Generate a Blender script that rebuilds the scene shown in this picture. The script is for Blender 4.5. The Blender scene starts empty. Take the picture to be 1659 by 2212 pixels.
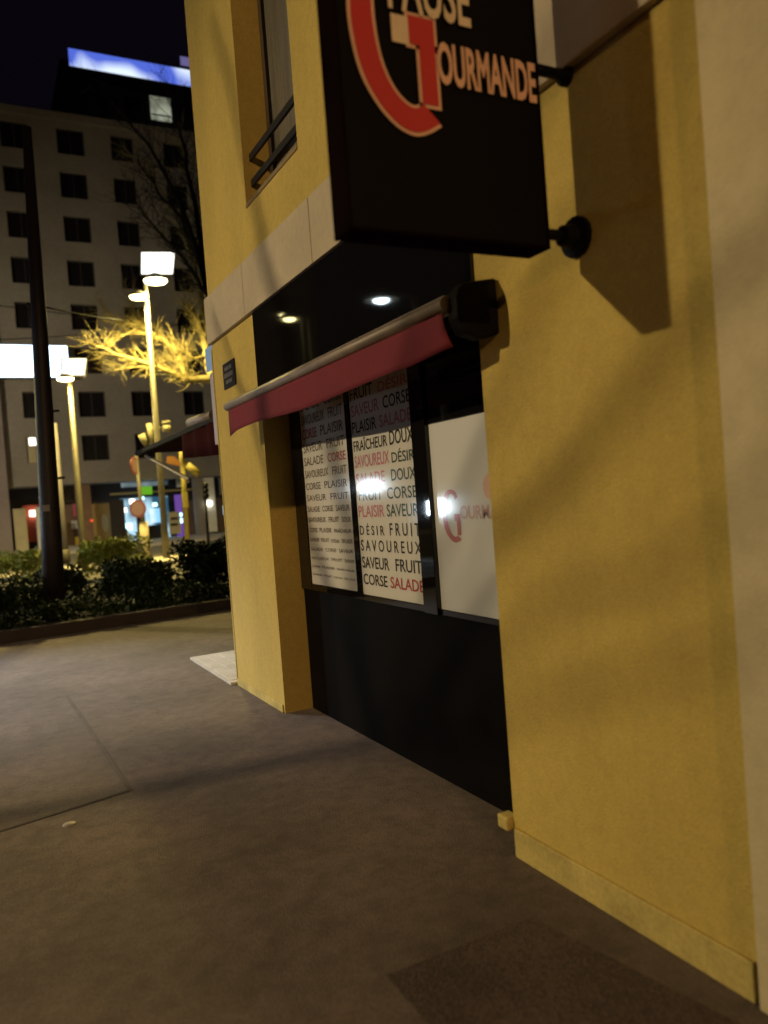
import bpy, bmesh, math, random
from mathutils import Vector, Matrix
S = bpy.context.scene
C = S.collection
R = math.radians
random.seed(7)

# ------------------------------------------------------------------ camera, sky, exposure
YAW, PITCH, ROLL, FPX = R(27.475), R(-1.282), R(-4.288), 1690.0
EYE = Vector((0, 0, 1.6))
_f = Vector((math.sin(YAW)*math.cos(PITCH), math.cos(YAW)*math.cos(PITCH), math.sin(PITCH)))
_r0 = Vector((math.cos(YAW), -math.sin(YAW), 0)); _u0 = _r0.cross(_f)
_r = _r0*math.cos(ROLL) + _u0*math.sin(ROLL); _u = -_r0*math.sin(ROLL) + _u0*math.cos(ROLL)
cd = bpy.data.cameras.new('camera'); cam = bpy.data.objects.new('camera', cd); C.objects.link(cam)
cam.matrix_world = Matrix(((_r.x, _u.x, -_f.x, EYE.x), (_r.y, _u.y, -_f.y, EYE.y), (_r.z, _u.z, -_f.z, EYE.z), (0, 0, 0, 1)))
cd.sensor_fit = 'VERTICAL'; cd.sensor_height = 36.0; cd.lens = FPX/2212*36
cd.clip_start = 0.05; cd.clip_end = 2000
cd.dof.use_dof = True; cd.dof.focus_distance = 5.2; cd.dof.aperture_fstop = 1.35
S.camera = cam

W = bpy.data.worlds.new('World'); S.world = W; W.use_nodes = True
nt = W.node_tree; bg = nt.nodes['Background']
sky = nt.nodes.new('ShaderNodeTexSky'); sky.sky_type = 'NISHITA'; sky.sun_disc = False
sky.sun_elevation = R(-7); sky.sun_rotation = R(200); sky.air_density = 1.0; sky.dust_density = 2.0
city = nt.nodes.new('ShaderNodeMixRGB'); city.blend_type = 'ADD'; city.inputs[0].default_value = 1.0
city.inputs[2].default_value = (.024, .018, .036, 1)      # faint city glow on the night sky
nt.links.new(sky.outputs[0], city.inputs[1]); nt.links.new(city.outputs[0], bg.inputs[0]); bg.inputs[1].default_value = 0.12
S.view_settings.view_transform = 'Standard'; S.view_settings.look = 'None'
S.view_settings.exposure = -0.35; S.view_settings.gamma = 1.0
S.cycles.max_bounces = 6; S.cycles.diffuse_bounces = 3; S.cycles.glossy_bounces = 3
S.cycles.sample_clamp_indirect = 3.0; S.cycles.caustics_reflective = False; S.cycles.caustics_refractive = False
try:
    S.cycles.use_denoising = True; S.cycles.use_light_tree = True
except Exception: pass

# ------------------------------------------------------------------ helpers
def ray(px, py):
    return _f + _r*((px-829.5)/FPX) - _u*((py-1106)/FPX)
def at(px, py, Y):
    d = ray(px, py); return EYE + d*((Y-EYE.y)/d.y)
def on_x(px, py, X):
    d = ray(px, py); return EYE + d*((X-EYE.x)/d.x)

def tag(o, label=None, cat=None, group=None, kind=None):
    for k, v in (('label', label), ('category', cat), ('group', group), ('kind', kind)):
        if v: o[k] = v
    return o
def empty(name, loc, label, cat, group=None):
    o = bpy.data.objects.new(name, None); C.objects.link(o); o.location = loc
    o.empty_display_size = .2
    return tag(o, label, cat, group)
def copy_tree(o, parent=None):
    c = o.copy(); C.objects.link(c)
    if parent: c.parent = parent
    for ch in list(o.children): copy_tree(ch, c)
    return c

class MB:
    def __init__(s): s.v = []; s.f = []; s.sm = []
    def face(s, pts, smooth=False):
        n = len(s.v); s.v += [tuple(p) for p in pts]; s.f.append(tuple(range(n, n+len(pts)))); s.sm.append(smooth); return s
    def box(s, x0, x1, y0, y1, z0, z1):
        n = len(s.v)
        s.v += [(x, y, z) for z in (z0, z1) for y in (y0, y1) for x in (x0, x1)]
        for f in ((0, 2, 3, 1), (4, 5, 7, 6), (0, 1, 5, 4), (2, 6, 7, 3), (0, 4, 6, 2), (1, 3, 7, 5)):
            s.f.append(tuple(n+i for i in f)); s.sm.append(False)
        return s
    def tube(s, pts, rad, n=10, cap=True, smooth=True):
        pts = [Vector(p) for p in pts]
        if not isinstance(rad, (list, tuple)): rad = [rad]*len(pts)
        b = len(s.v); prev = None
        for i, p in enumerate(pts):
            d = (pts[min(i+1, len(pts)-1)] - pts[max(i-1, 0)]).normalized()
            if prev is None:
                a = d.orthogonal().normalized()
            else:
                a = (prev - d*prev.dot(d)); a = a.normalized() if a.length > 1e-6 else d.orthogonal().normalized()
            prev = a; c = d.cross(a)
            for k in range(n):
                t = 2*math.pi*k/n
                s.v.append(tuple(p + (a*math.cos(t) + c*math.sin(t))*rad[i]))
        for i in range(len(pts)-1):
            for k in range(n):
                k2 = (k+1) % n
                s.f.append((b+i*n+k, b+i*n+k2, b+(i+1)*n+k2, b+(i+1)*n+k)); s.sm.append(smooth)
        if cap:
            s.f.append(tuple(b+k for k in reversed(range(n)))); s.sm.append(False)
            s.f.append(tuple(b+(len(pts)-1)*n+k for k in range(n))); s.sm.append(False)
        return s
    def lathe(s, c, prof, n=20, smooth=True):
        c = Vector(c); b = len(s.v)
        for r, z in prof:
            for k in range(n):
                t = 2*math.pi*k/n; s.v.append((c.x+r*math.cos(t), c.y+r*math.sin(t), c.z+z))
        for i in range(len(prof)-1):
            for k in range(n):
                k2 = (k+1) % n
                s.f.append((b+i*n+k, b+i*n+k2, b+(i+1)*n+k2, b+(i+1)*n+k)); s.sm.append(smooth)
        return s
    def prism(s, outline, off):
        """outline: list of 3D points, extruded by vector off"""
        o = [Vector(p) for p in outline]; off = Vector(off); n = len(o); b = len(s.v)
        s.v += [tuple(p) for p in o] + [tuple(p+off) for p in o]
        s.f.append(tuple(b+i for i in range(n))); s.sm.append(False)
        s.f.append(tuple(b+n+i for i in reversed(range(n)))); s.sm.append(False)
        for i in range(n):
            j = (i+1) % n
            s.f.append((b+j, b+i, b+n+i, b+n+j)); s.sm.append(False)
        return s
    def build(s, name, mat, parent=None, bevel=0.0, weld=False):
        me = bpy.data.meshes.new(name); me.from_pydata(s.v, [], s.f); me.update()
        me.polygons.foreach_set('use_smooth', s.sm)
        bm = bmesh.new(); bm.from_mesh(me)
        if weld: bmesh.ops.remove_doubles(bm, verts=bm.verts, dist=1e-5)
        bmesh.ops.recalc_face_normals(bm, faces=bm.faces); bm.to_mesh(me); bm.free()
        o = bpy.data.objects.new(name, me); C.objects.link(o)
        if mat: me.materials.append(mat)
        if parent: put(o, parent)
        if bevel:
            m = o.modifiers.new('bevel', 'BEVEL'); m.width = bevel; m.segments = 2; m.limit_method = 'ANGLE'
        return o
def world_loc(o):
    v = Vector(o.location)
    while o.parent: o = o.parent; v = v + Vector(o.location)
    return v
def put(o, parent):
    """parent o (built in world coordinates) keeping its place: the mesh is moved into the parent's frame"""
    o.parent = parent
    o.data.transform(Matrix.Translation(-world_loc(parent)))

# ------------------------------------------------------------------ materials
def mat(name, col, rough=.7, metal=0., var=.0, vscale=3., bump=0., bscale=60., col2=None, emit=None, estr=0., spec=.5, coat=0., streak=None, trans=0., grain=0.):
    m = bpy.data.materials.new(name); m.use_nodes = True
    n = m.node_tree; N = n.nodes; L = n.links; b = N['Principled BSDF']
    c = (*col, 1); b.inputs['Base Color'].default_value = c
    b.inputs['Roughness'].default_value = rough; b.inputs['Metallic'].default_value = metal
    b.inputs['Specular IOR Level'].default_value = spec; b.inputs['Coat Weight'].default_value = coat
    b.inputs['Coat Roughness'].default_value = .085
    tc = N.new('ShaderNodeTexCoord')
    if var or col2:
        mp = N.new('ShaderNodeMapping'); L.new(tc.outputs['Object'], mp.inputs[0])
        if streak: mp.inputs['Scale'].default_value = streak
        nz = N.new('ShaderNodeTexNoise'); nz.inputs['Scale'].default_value = vscale; nz.inputs['Detail'].default_value = 6; nz.inputs['Roughness'].default_value = .62
        L.new(mp.outputs[0], nz.inputs['Vector'])
        rp = N.new('ShaderNodeValToRGB'); L.new(nz.outputs['Fac'], rp.inputs[0])
        a = col2 if col2 else tuple(x*(1-var) for x in col)
        rp.color_ramp.elements[0].color = (*a, 1); rp.color_ramp.elements[0].position = .32
        rp.color_ramp.elements[1].color = (*(tuple(min(1, x*(1+var*.5)) for x in col)), 1); rp.color_ramp.elements[1].position = .66
        nz2 = N.new('ShaderNodeTexNoise'); nz2.inputs['Scale'].default_value = vscale*14; nz2.inputs['Detail'].default_value = 3
        L.new(tc.outputs['Object'], nz2.inputs['Vector'])
        mx = N.new('ShaderNodeMixRGB'); mx.blend_type = 'MULTIPLY'; mx.inputs[0].default_value = min(1, var*1.2)
        L.new(rp.outputs[0], mx.inputs[1])
        rp2 = N.new('ShaderNodeValToRGB'); L.new(nz2.outputs['Fac'], rp2.inputs[0])
        rp2.color_ramp.elements[0].color = (.55, .55, .55, 1); rp2.color_ramp.elements[0].position = .3; rp2.color_ramp.elements[1].position = .6
        L.new(rp2.outputs[0], mx.inputs[2]); L.new(mx.outputs[0], b.inputs['Base Color'])
        rr = N.new('ShaderNodeMapRange'); L.new(nz.outputs['Fac'], rr.inputs[0])
        rr.inputs[3].default_value = max(0, rough-.08); rr.inputs[4].default_value = min(1, rough+.08); L.new(rr.outputs[0], b.inputs['Roughness'])
    if grain:
        src = b.inputs['Base Color'].links[0].from_socket
        gz = N.new('ShaderNodeTexVoronoi'); gz.inputs['Scale'].default_value = 95; L.new(tc.outputs['Object'], gz.inputs['Vector'])
        gr_ = N.new('ShaderNodeValToRGB'); L.new(gz.outputs['Color'], gr_.inputs[0])
        gr_.color_ramp.elements[0].color = (.35, .33, .32, 1); gr_.color_ramp.elements[1].color = (1.5, 1.45, 1.4, 1)
        gm = N.new('ShaderNodeMixRGB'); gm.blend_type = 'MULTIPLY'; gm.inputs[0].default_value = grain
        L.new(src, gm.inputs[1]); L.new(gr_.outputs[0], gm.inputs[2]); L.new(gm.outputs[0], b.inputs['Base Color'])
    if bump:
        nb = N.new('ShaderNodeTexNoise'); nb.inputs['Scale'].default_value = bscale; nb.inputs['Detail'].default_value = 4
        L.new(tc.outputs['Object'], nb.inputs['Vector'])
        bp = N.new('ShaderNodeBump'); bp.inputs['Strength'].default_value = bump; bp.inputs['Distance'].default_value = .01
        L.new(nb.outputs['Fac'], bp.inputs['Height']); L.new(bp.outputs[0], b.inputs['Normal'])
    if emit:
        b.inputs['Emission Color'].default_value = (*emit, 1); b.inputs['Emission Strength'].default_value = estr
    if trans: b.inputs['Transmission Weight'].default_value = trans
    return m

M = {}
M['yellow'] = mat('yellow_plaster', (.565, .418, .102), .85, var=.15, vscale=1.1, bump=.45, bscale=110, grain=.16, streak=(1, 1, .45))
M['plinth'] = mat('plinth_plaster', (.55, .43, .13), .85, var=.3, vscale=3.5, bump=.35, bscale=60)
M['stone'] = mat('band_stone', (.52, .43, .31), .85, var=.14, vscale=1.6, bump=.2, bscale=80)
M['beige'] = mat('beige_render', (.64, .54, .33), .88, var=.16, vscale=1.4, bump=.3, bscale=70, streak=(1, 1, .4))
M['black'] = mat('black_lacquer', (.006, .005, .005), .6, var=.3, vscale=2, spec=.03)
M['black_gloss'] = mat('black_gloss_panel', (.006, .0055, .006), .03, spec=.45)
M['black_matt'] = mat('black_satin_metal', (.005, .0042, .0042), .5, spec=.08)
M['sign_side'] = mat('sign_return_metal', (.008, .004, .004), .6, var=.3, vscale=4, spec=0)
M['poster'] = mat('poster_paper', (.60, .58, .55), .8, spec=0, coat=.55)
M['poster_white'] = mat('poster_white', (.70, .70, .71), .8, spec=0, coat=.6)
M['ink_washed'] = mat('ink_washed_red', (.52, .20, .23), .8, spec=0, coat=.6)
M['ink_pale'] = mat('ink_pale_rose', (.62, .42, .45), .8, spec=0, coat=.6)
M['ink_faded'] = mat('ink_faded', (.15, .12, .105), .8, spec=0, coat=.5)
M['ink'] = mat('ink_dark', (.055, .05, .048), .8, spec=0, coat=.5)
M['ink_red'] = mat('ink_red', (.38, .08, .09), .8, spec=0, coat=.5)
M['ink_rose'] = mat('ink_rose', (.50, .20, .25), .8, spec=0, coat=.5)
M['ink_green'] = mat('ink_slate_green', (.07, .10, .085), .8, spec=0, coat=.5)
M['pink'] = mat('ink_pink', (.80, .52, .44), .8, spec=0, coat=.5)
M['red'] = mat('sign_red', (.58, .035, .035), .4)
M['cream'] = mat('sign_cream', (.82, .66, .45), .45, var=.1, vscale=9)
M['salmon'] = mat('sign_salmon', (.84, .50, .33), .45, var=.12, vscale=8)
M['awning_red'] = mat('awning_red', (.17, .012, .025), .85, var=.14, vscale=3)
M['awning_deep'] = mat('awning_deep_red', (.030, .003, .004), .9, spec=.04, var=.2, vscale=3)
M['awning_metal'] = mat('awning_metal', (.26, .21, .185), .55, metal=.25, var=.25, vscale=5)
M['awning_dark'] = mat('awning_dark', (.008, .0065, .006), .6, spec=.06, var=.3, vscale=6)
M['plaque'] = mat('plaque_enamel', (.022, .02, .028), .7, spec=.1)
M['plaque_white'] = mat('plaque_white', (.16, .15, .16), .7, spec=.1)
M['glass_dark'] = mat('dark_glass', (.02, .02, .02), .08, spec=.6)
M['curtain'] = mat('grey_curtain', (.16, .14, .11), .8, var=.3, vscale=4, streak=(1, 6, .3))
M['frame_brown'] = mat('window_frame', (.07, .045, .03), .5)
M['sill'] = mat('sill_brown', (.24, .17, .08), .8, var=.2, vscale=4)
M['rail'] = mat('rail_iron', (.012, .01, .01), .5)
M['wire'] = mat('wire_black', (.006, .006, .006), .9, spec=.02)
M['asphalt'] = mat('pavement_asphalt', (.152, .112, .090), .85, var=.5, vscale=.7, bump=.7, bscale=150, grain=.35)
M['patch'] = mat('patch_asphalt', (.075, .050, .040), .85, var=.4, vscale=2.5, bump=1.0, bscale=120, grain=.7)
M['road'] = mat('road_asphalt', (.14, .125, .105), .7, var=.25, vscale=.3, bump=.4, bscale=60)
M['joint'] = mat('joint_dark', (.092, .069, .055), .9, var=.4, vscale=6)
M['slab'] = mat('pale_slab', (.55, .50, .43), .8, var=.2, vscale=4, bump=.4, bscale=80)
M['kerb'] = mat('kerb_stone', (.045, .03, .027), .85, var=.3, vscale=4, bump=.4, bscale=50)
M['soil'] = mat('dark_soil', (.02, .015, .012), .95, var=.3, vscale=5, bump=.8, bscale=20)
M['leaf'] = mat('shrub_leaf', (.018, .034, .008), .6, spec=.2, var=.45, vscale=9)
M['leaf_lit'] = mat('grass_leaf', (.30, .34, .05), .6, var=.35, vscale=6)  # lamp light on the bushes put into the leaf colour
M['twig'] = mat('twig_bark', (.06, .05, .03), .8)
M['bark'] = mat('bare_bark', (.30, .25, .095), .75, var=.2, vscale=6, bump=.4, bscale=30)  # yellow lamp light worked into the bark colour
M['bark_dark'] = mat('dark_bark', (.022, .018, .015), .9, var=.3, vscale=6, spec=.1)  # darkness of the unlit crown put into the bark colour
M['mast'] = mat('mast_dark_paint', (.020, .013, .016), .55, var=.3, vscale=3)
M['pole'] = mat('pole_grey_paint', (.10, .088, .055), .5, var=.15, vscale=4)
M['pale_pole'] = mat('pole_pale_paint', (.26, .24, .235), .5, var=.1, vscale=4)
M['concrete'] = mat('facade_concrete', (.32, .29, .25), .85, var=.2, vscale=.35, bump=.2, bscale=12)
M['concrete_rose'] = mat('facade_rose', (.30, .25, .24), .85, var=.14, vscale=.4)
M['tower'] = mat('tower_dark', (.055, .048, .048), .8, var=.2, vscale=.3)
M['win_dark'] = mat('window_dark_glass', (.014, .012, .014), .25, spec=.3)
M['win_frame'] = mat('window_frame_dark', (.035, .03, .03), .5)
M['soffit'] = mat('soffit_dark', (.035, .028, .03), .8, var=.2, vscale=1)
M['col_cream'] = mat('column_cream', (.55, .48, .30), .8, var=.12, vscale=2)
M['col_white'] = mat('column_white', (.75, .74, .70), .7, var=.1, vscale=2)
M['col_brown'] = mat('column_brown', (.24, .15, .10), .8, var=.2, vscale=2)
M['wood'] = mat('wood_panel', (.45, .30, .11), .6, var=.25, vscale=2.5, streak=(6, 6, .6))
M['red_wall'] = mat('red_wall', (.60, .10, .05), .7, var=.15, vscale=1.2)
M['rose_poster'] = mat('rose_poster', (.75, .16, .24), .5, var=.1, vscale=2)
M['yellow_box'] = mat('yellow_paint', (.72, .52, .06), .5, var=.1, vscale=3)
M['signal_grey'] = mat('signal_grey_paint', (.24, .22, .11), .6, var=.15, vscale=4)  # grey tinted with the yellow lamp light on the housings
M['signal_yellow'] = mat('signal_yellow_paint', (.30, .25, .05), .6, var=.15, vscale=4)  # the yellow is street lamp light put into the colour
M['orange'] = mat('orange_paint', (.30, .13, .03), .6, var=.2, vscale=3)  # orange lamp light on an awning arm, put into the colour
M['lavender'] = mat('pale_lavender_enamel', (.42, .38, .52), .5, var=.15, vscale=3)
M['sign_rim'] = mat('road_sign_red', (.20, .04, .04), .5)
M['sign_face'] = mat('road_sign_pink', (.26, .16, .15), .5, var=.15, vscale=12)
M['sig_black'] = mat('signal_black', (.012, .012, .012), .5)
M['olive'] = mat('olive_board', (.33, .28, .14), .7)

def glow(name, col, s):
    m = bpy.data.materials.new(name); m.use_nodes = True
    N = m.node_tree.nodes; N.remove(N['Principled BSDF'])
    e = N.new('ShaderNodeEmission'); e.inputs[0].default_value = (*col, 1); e.inputs[1].default_value = s
    m.node_tree.links.new(e.outputs[0], N['Material Output'].inputs[0]); return m
def glow_blotch(name, ca, cb, s, scale=.25, thr=(.4, .6)):
    m = glow(name, ca, s); N = m.node_tree.nodes; L = m.node_tree.links
    e = [x for x in N if x.type == 'EMISSION'][0]
    tc = N.new('ShaderNodeTexCoord'); nz = N.new('ShaderNodeTexNoise'); nz.inputs['Scale'].default_value = scale; nz.inputs['Detail'].default_value = 2
    rp = N.new('ShaderNodeValToRGB'); L.new(tc.outputs['Object'], nz.inputs['Vector']); L.new(nz.outputs['Fac'], rp.inputs[0])
    rp.color_ramp.elements[0].color = (*ca, 1); rp.color_ramp.elements[0].position = thr[0]
    rp.color_ramp.elements[1].color = (*cb, 1); rp.color_ramp.elements[1].position = thr[1]
    L.new(rp.outputs[0], e.inputs[0]); return m
G = {}
G['white_sign'] = glow('lit_sign_white', (.62, .82, 1.0), 7)
G['roof_sign'] = glow_blotch('lit_roof_sign', (.10, .17, .80), (.95, 1.1, 1.3), 1.15, .2, (.47, .58))
G['purple'] = glow('lit_purple', (.30, .26, .62), .55)
G['win_lit'] = glow_blotch('lit_window', (.16, .17, .12), (.42, .45, .34), 1.0, .8)
G['lamp_yellow'] = glow('lamp_sodium', (1, .86, .36), 20)
G['lamp_panel'] = glow('lamp_reflector_lit', (1, .97, .84), 3.0)
G['led'] = glow('lamp_led', (.75, .92, 1.0), 45)
G['warm_bulb'] = glow('shop_bulb', (1, .95, .78), 5)
G['shop_cool'] = glow_blotch('shop_interior_cool', (.03, .10, .16), (.55, .85, 1.0), 1.25, .9)
G['screen'] = glow_blotch('shop_screen', (.30, .68, 1.0), (.80, .97, 1.0), 1.4, .9)
G['green'] = glow('green_sign', (.20, .62, .03), .8)
G['neon'] = glow('neon_violet', (.22, .10, .48), .8)
G['blue_dot'] = glow('blue_lamp', (.45, .85, 1.0), 5)
G['red_dot'] = glow('red_lamp', (1, .10, .03), 1.6)
G['ad'] = glow('lit_ad_panel', (.72, .88, 1.0), 130)  # made-up source, bright enough for the glare on the posters
G['transom'] = glow_blotch('shop_transom', (.06, .09, .10), (.30, .38, .40), .9, .6)

# ------------------------------------------------------------------ lamps that light the place
def spot(name, loc, target, col, power, cone=150, blend=.6, size=.15, parent=None):
    ld = bpy.data.lights.new(name, 'SPOT'); ld.color = col; ld.energy = power; ld.spot_size = R(cone); ld.spot_blend = blend; ld.shadow_soft_size = size
    o = bpy.data.objects.new(name, ld); C.objects.link(o); o.location = loc
    o.rotation_euler = (Vector(target)-Vector(loc)).to_track_quat('-Z', 'Y').to_euler()
    if parent:
        o.parent = parent; o.location = Vector(loc)-world_loc(parent)
    return o

SODIUM = (1.0, .78, .43)
LAMP_MAIN = Vector((-9.1, 5.7, 6.2))
def hooded_lamp(base, head, label, col, power, target, glowm, cone=150, size=.2, group=None, blend=.6, pr=.09, k=1.0):
    """a street lamp: pole, arm, hood with a lit disc below it"""
    t = empty('street_lamp', base, label, 'street lamp', group)
    b = Vector(base); h = Vector(head)
    MB().tube([b, b+Vector((0, 0, .9)), (b.x, b.y, h.z+.12)], [pr*1.25, pr, pr*.75], 14).build('pole', M['pole'], t)
    MB().tube([(b.x, b.y, h.z+.1), (h.x, h.y, h.z+.16)], .035, 8).build('arm', M['pole'], t)
    hd = MB().lathe(h, [(.02, .2), (.12, .18), (.26, .09), (.33, .0), (.30, .0)], 20).build('lamp_hood', M['pole'], t)
    MB().lathe(h, [(.295*k, 0.01), (.27*k, -.05*k), (.15*k, -.10*k), (.01, -.11*k)], 20).build('lamp_lens', glowm, hd)
    spot('lamp_light', h-Vector((0, 0, .16)), target, col, power, cone, blend, size, t)
    return t
hooded_lamp((-9.9, 5.9, 0), LAMP_MAIN, 'tall grey street lamp standing across the street from the shop', SODIUM, 4700, (1.96, 5.6, 0), G['lamp_yellow'], 76, .11, blend=1.0)
# two lamps whose reflections show in the glossy fascia
hooded_lamp((-4.9, 20.6, 0), Vector((-4.35, 20.7, 6.72)), 'sodium street lamp ahead on the far kerb', (1, .80, .34), 5200, (.5, 11.3, 0), G['lamp_yellow'], 38, .08, blend=1.0, k=.62)
hooded_lamp((-3.3, 12.0, 0), Vector((-2.6, 11.97, 4.95)), 'cold white street lamp on the far kerb', (.62, .74, 1.0), 2600, (.4, 8.4, 0), G['led'], 46, .08, blend=1.0, k=.5)
hooded_lamp((-1.9, -11.0, 0), Vector((-1.2, -11.0, 5.6)), 'warm street lamp behind the viewer', (1, .62, .30), 2700, (2, 6, 1.5), G['lamp_yellow'], 100, .08)
hooded_lamp((-9, 31, 0), Vector((-8.4, 31.2, 9.5)), 'wide beam street lamp by the far crossing', (1, .84, .56), 8200, (8, 46, 3), G['lamp_yellow'], 120, .2, blend=1.0)  # added out of view to brighten the far building
def add_glare_display(x, y, z0, z1, w, label):  # invented displays, set out of view to give the poster glare
    t = empty('advertising_display', (x, y, 0), label, 'display', 'lit displays across the street')
    MB().box(x-.09, x+.09, y-w/2-.07, y+w/2+.07, z0-.1, z1+.1).build('case', M['black_matt'], t, .01)
    MB().box(x+.091, x+.097, y-w/2, y+w/2, z0, z1).build('lit_panel', G['ad'], t)
    MB().tube([(x, y, 0), (x, y, z0-.1)], .07, 10).build('post', M['black_matt'], t)
    return t
add_glare_display(-6.0, 20.5, 1.70, 2.02, 1.15, 'small white lit display on a post, the farther one across the street')
add_glare_display(-5.6, 15.9, 1.02, 1.36, 1.25, 'small white lit display on a post, the nearer one across the street')

# ------------------------------------------------------------------ ground
def sheet(name, x0, x1, y0, y1, z, m):
    o = MB().face([(x0, y0, z), (x1, y0, z), (x1, y1, z), (x0, y1, z)]).build(name, m); return tag(o, kind='structure')
sheet('ground', -400, 400, -200, 600, -.03, M['road'])
pv = MB(); pv.box(-3.2, 9, -14, 17.2, -.12, 0); tag(pv.build('pavement', M['asphalt']), kind='structure')
tag(MB().box(-20, 40, 38.5, 70, -.12, .02).build('far_pavement', M['slab']), kind='structure')
tag(MB().box(-20, 40, 24.5, 27.2, -.12, .06).build('tram_platform', M['slab']), kind='structure')
o = MB().face([(1.09, 2.33, .004), (1.04, -1, .004), (2.15, -1, .004), (1.83, 1.56, .004), (1.70, 2.33, .004)]).build('asphalt_patch', M['patch']); tag(o, kind='structure')
j = MB(); j.face([(.585, 7.6, .004), (.655, 4.72, .004), (.68, 4.72, .004), (.612, 7.6, .004)])
j.face([(.67, 4.74, .0045), (-2.5, 3.98, .0045), (-2.5, 3.95, .0045), (.67, 4.715, .0045)])
tag(j.build('pavement_joint', M['joint']), kind='structure')
sl = MB().box(1.9, 9, 6.87, 8.38, 0, .022)
for k in range(9): sl.box(1.93+k*.13, 2.01+k*.13, 6.95, 8.3, .022, .027)
tag(sl.build('entrance_paving', M['slab']), kind='structure')
o = MB().lathe((.31, 4.42, 0), [(.0, .006), (.03, .006), (.038, .0)], 12).build('survey_stud', M['awning_metal'])
tag(o, 'small shiny round stud set in the pavement', 'stud')

# ------------------------------------------------------------------ yellow corner building
D = 1.96; RX = 2.18
YN, YJ, YP, YC = 1.575, 2.77, 5.63, 6.83     # near end, near jamb, pier, corner
BL = empty('corner_building', (D, 4.2, 0), 'yellow plastered corner building with a black shopfront', 'building')
w = MB()
w.box(D, 2.46, YP, YC, .0, 3.03)
w.box(D, 2.46, YN, YJ, .0, 3.03)
w.box(2.0, 2.46, YJ, YP, 2.46, 3.03)
WY0, WY1, WZ0, WZ1 = 4.57, 5.62, 3.80, 5.75
w.box(D, 2.46, YN, WY0, 3.44, 8.5); w.box(D, 2.46, WY1, YC, 3.44, 8.5)
w.box(D, 2.46, WY0, WY1, 3.44, WZ0); w.box(D, 2.46, WY0, WY1, WZ1, 8.5)
w.box(2.461, 9, YN, YC-.001, 0, 8.5)
w.build('wall', M['yellow'], BL)
bd = MB()
ys = [YN, 2.9, 4.4, 5.75, YC+.02]
for a, b2 in zip(ys[:-1], ys[1:]): bd.box(D-.035, 2.455, a+.003, b2-.003, 3.035, 3.435)
bd.build('stone_band', M['stone'], BL, .004)
MB().box(D-.018, D-.002, YN+.005, YJ-.02, 0, .125).build('plinth', M['plinth'], BL, .004)
MB().box(D-.012, D-.002, YP+.03, YC-.01, 0, .06).build('plinth', M['plinth'], BL, .003)
MB().box(D-.035, D+.03, YJ+.002, YJ+.075, .105, .165).build('corner_guard', M['plinth'], BL, .008)
# corner bead: pale edge of the render
MB().box(D-.006, D+.05, YC+.001, YC+.02, 0.02, 3.0).build('corner_bead', M['plinth'], BL)
# upper window
fr = MB(); gx = 2.17
fr.box(gx, gx+.06, WY0+.001, WY0+.06, WZ0+.08, WZ1); fr.box(gx, gx+.06, WY1-.06, WY1-.001, WZ0+.08, WZ1)
fr.box(gx, gx+.06, WY0+.06, WY1-.06, WZ0+.08, WZ0+.15); fr.box(gx, gx+.06, WY0+.06, WY1-.06, WZ1-.07, WZ1)
win = fr.build('window', M['frame_brown'], BL, .004)
MB().box(gx+.03, gx+.036, WY0+.06, WY1-.06, WZ0+.15, WZ1-.07).build('pane', M['curtain'], win)
MB().box(D-.008, gx, WY0+.002, WY1-.002, WZ0+.001, WZ0+.035).build('sill', M['sill'], win, .006)
rl = MB()
for z in (WZ0+.17, WZ0+.36): rl.box(D+.05, D+.07, WY0+.001, WY1-.001, z, z+.05)
rl.build('railing', M['rail'], win)
# shopfront
MB().box(D-.02, 1.998, YJ+.003, YP-.003, 2.365, 3.03).build('fascia', M['black_gloss'], BL, .004)
MB().box(RX+.005, 2.459, YJ+.003, YP-.003, 0.0, .93).build('stall_riser', M['black'], BL)
fm = MB()
fm.box(RX-.03, 2.459, 3.60, 3.745, .931, 2.459)         # post by the door
fm.box(RX-.012, 2.459, 4.555, 4.628, .931, 2.459)
fm.box(RX-.012, 2.459, 5.42, YP-.003, .931, 2.459)
fm.box(RX-.012, 2.459, 3.746, 4.554, .931, .968); fm.box(RX-.012, 2.459, 4.629, 5.419, .931, .978)
fm.box(RX-.012, 2.459, YJ+.003, 3.599, .931, .962)
fm.box(RX-.012, 2.459, YJ+.003, 3.599, 1.955, 2.459)
shop = fm.build('shop_front', M['black_gloss'], BL, .003)

def text_mesh(body, w, h, weight=.0):
    cu = bpy.data.curves.new('lettering', 'FONT'); cu.body = body; cu.size = 1; cu.offset = weight; cu.resolution_u = 3
    o = bpy.data.objects.new('lettering', cu); C.objects.link(o)
    dg = bpy.context.evaluated_depsgraph_get(); dg.update()
    me = bpy.data.meshes.new_from_object(o.evaluated_get(dg))
    bpy.data.objects.remove(o); bpy.data.curves.remove(cu)
    vs = [Vector(v.co) for v in me.vertices]; fs = [tuple(p.vertices) for p in me.polygons]
    bpy.data.meshes.remove(me)
    x0 = min(v.x for v in vs); x1 = max(v.x for v in vs); y0 = min(v.y for v in vs); y1 = max(v.y for v in vs)
    return [((v.x-x0)/(x1-x0)*w, (v.y-y0)/(y1-y0)*h) for v in vs], fs
def add_text(mb, body, w, h, fn, weight=.0):
    """fn maps (u, v) on the lettering's plane to a point"""
    vs, fs = text_mesh(body, w, h, weight); b = len(mb.v)
    mb.v += [tuple(fn(u, v)) for u, v in vs]
    for f in fs: mb.f.append(tuple(b+i for i in f)); mb.sm.append(False)

def poster_panel(y_left, y_right, z0, z1, x):
    return MB().box(x, x+.006, y_right, y_left, z0, z1)
xp = RX-.006
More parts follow.
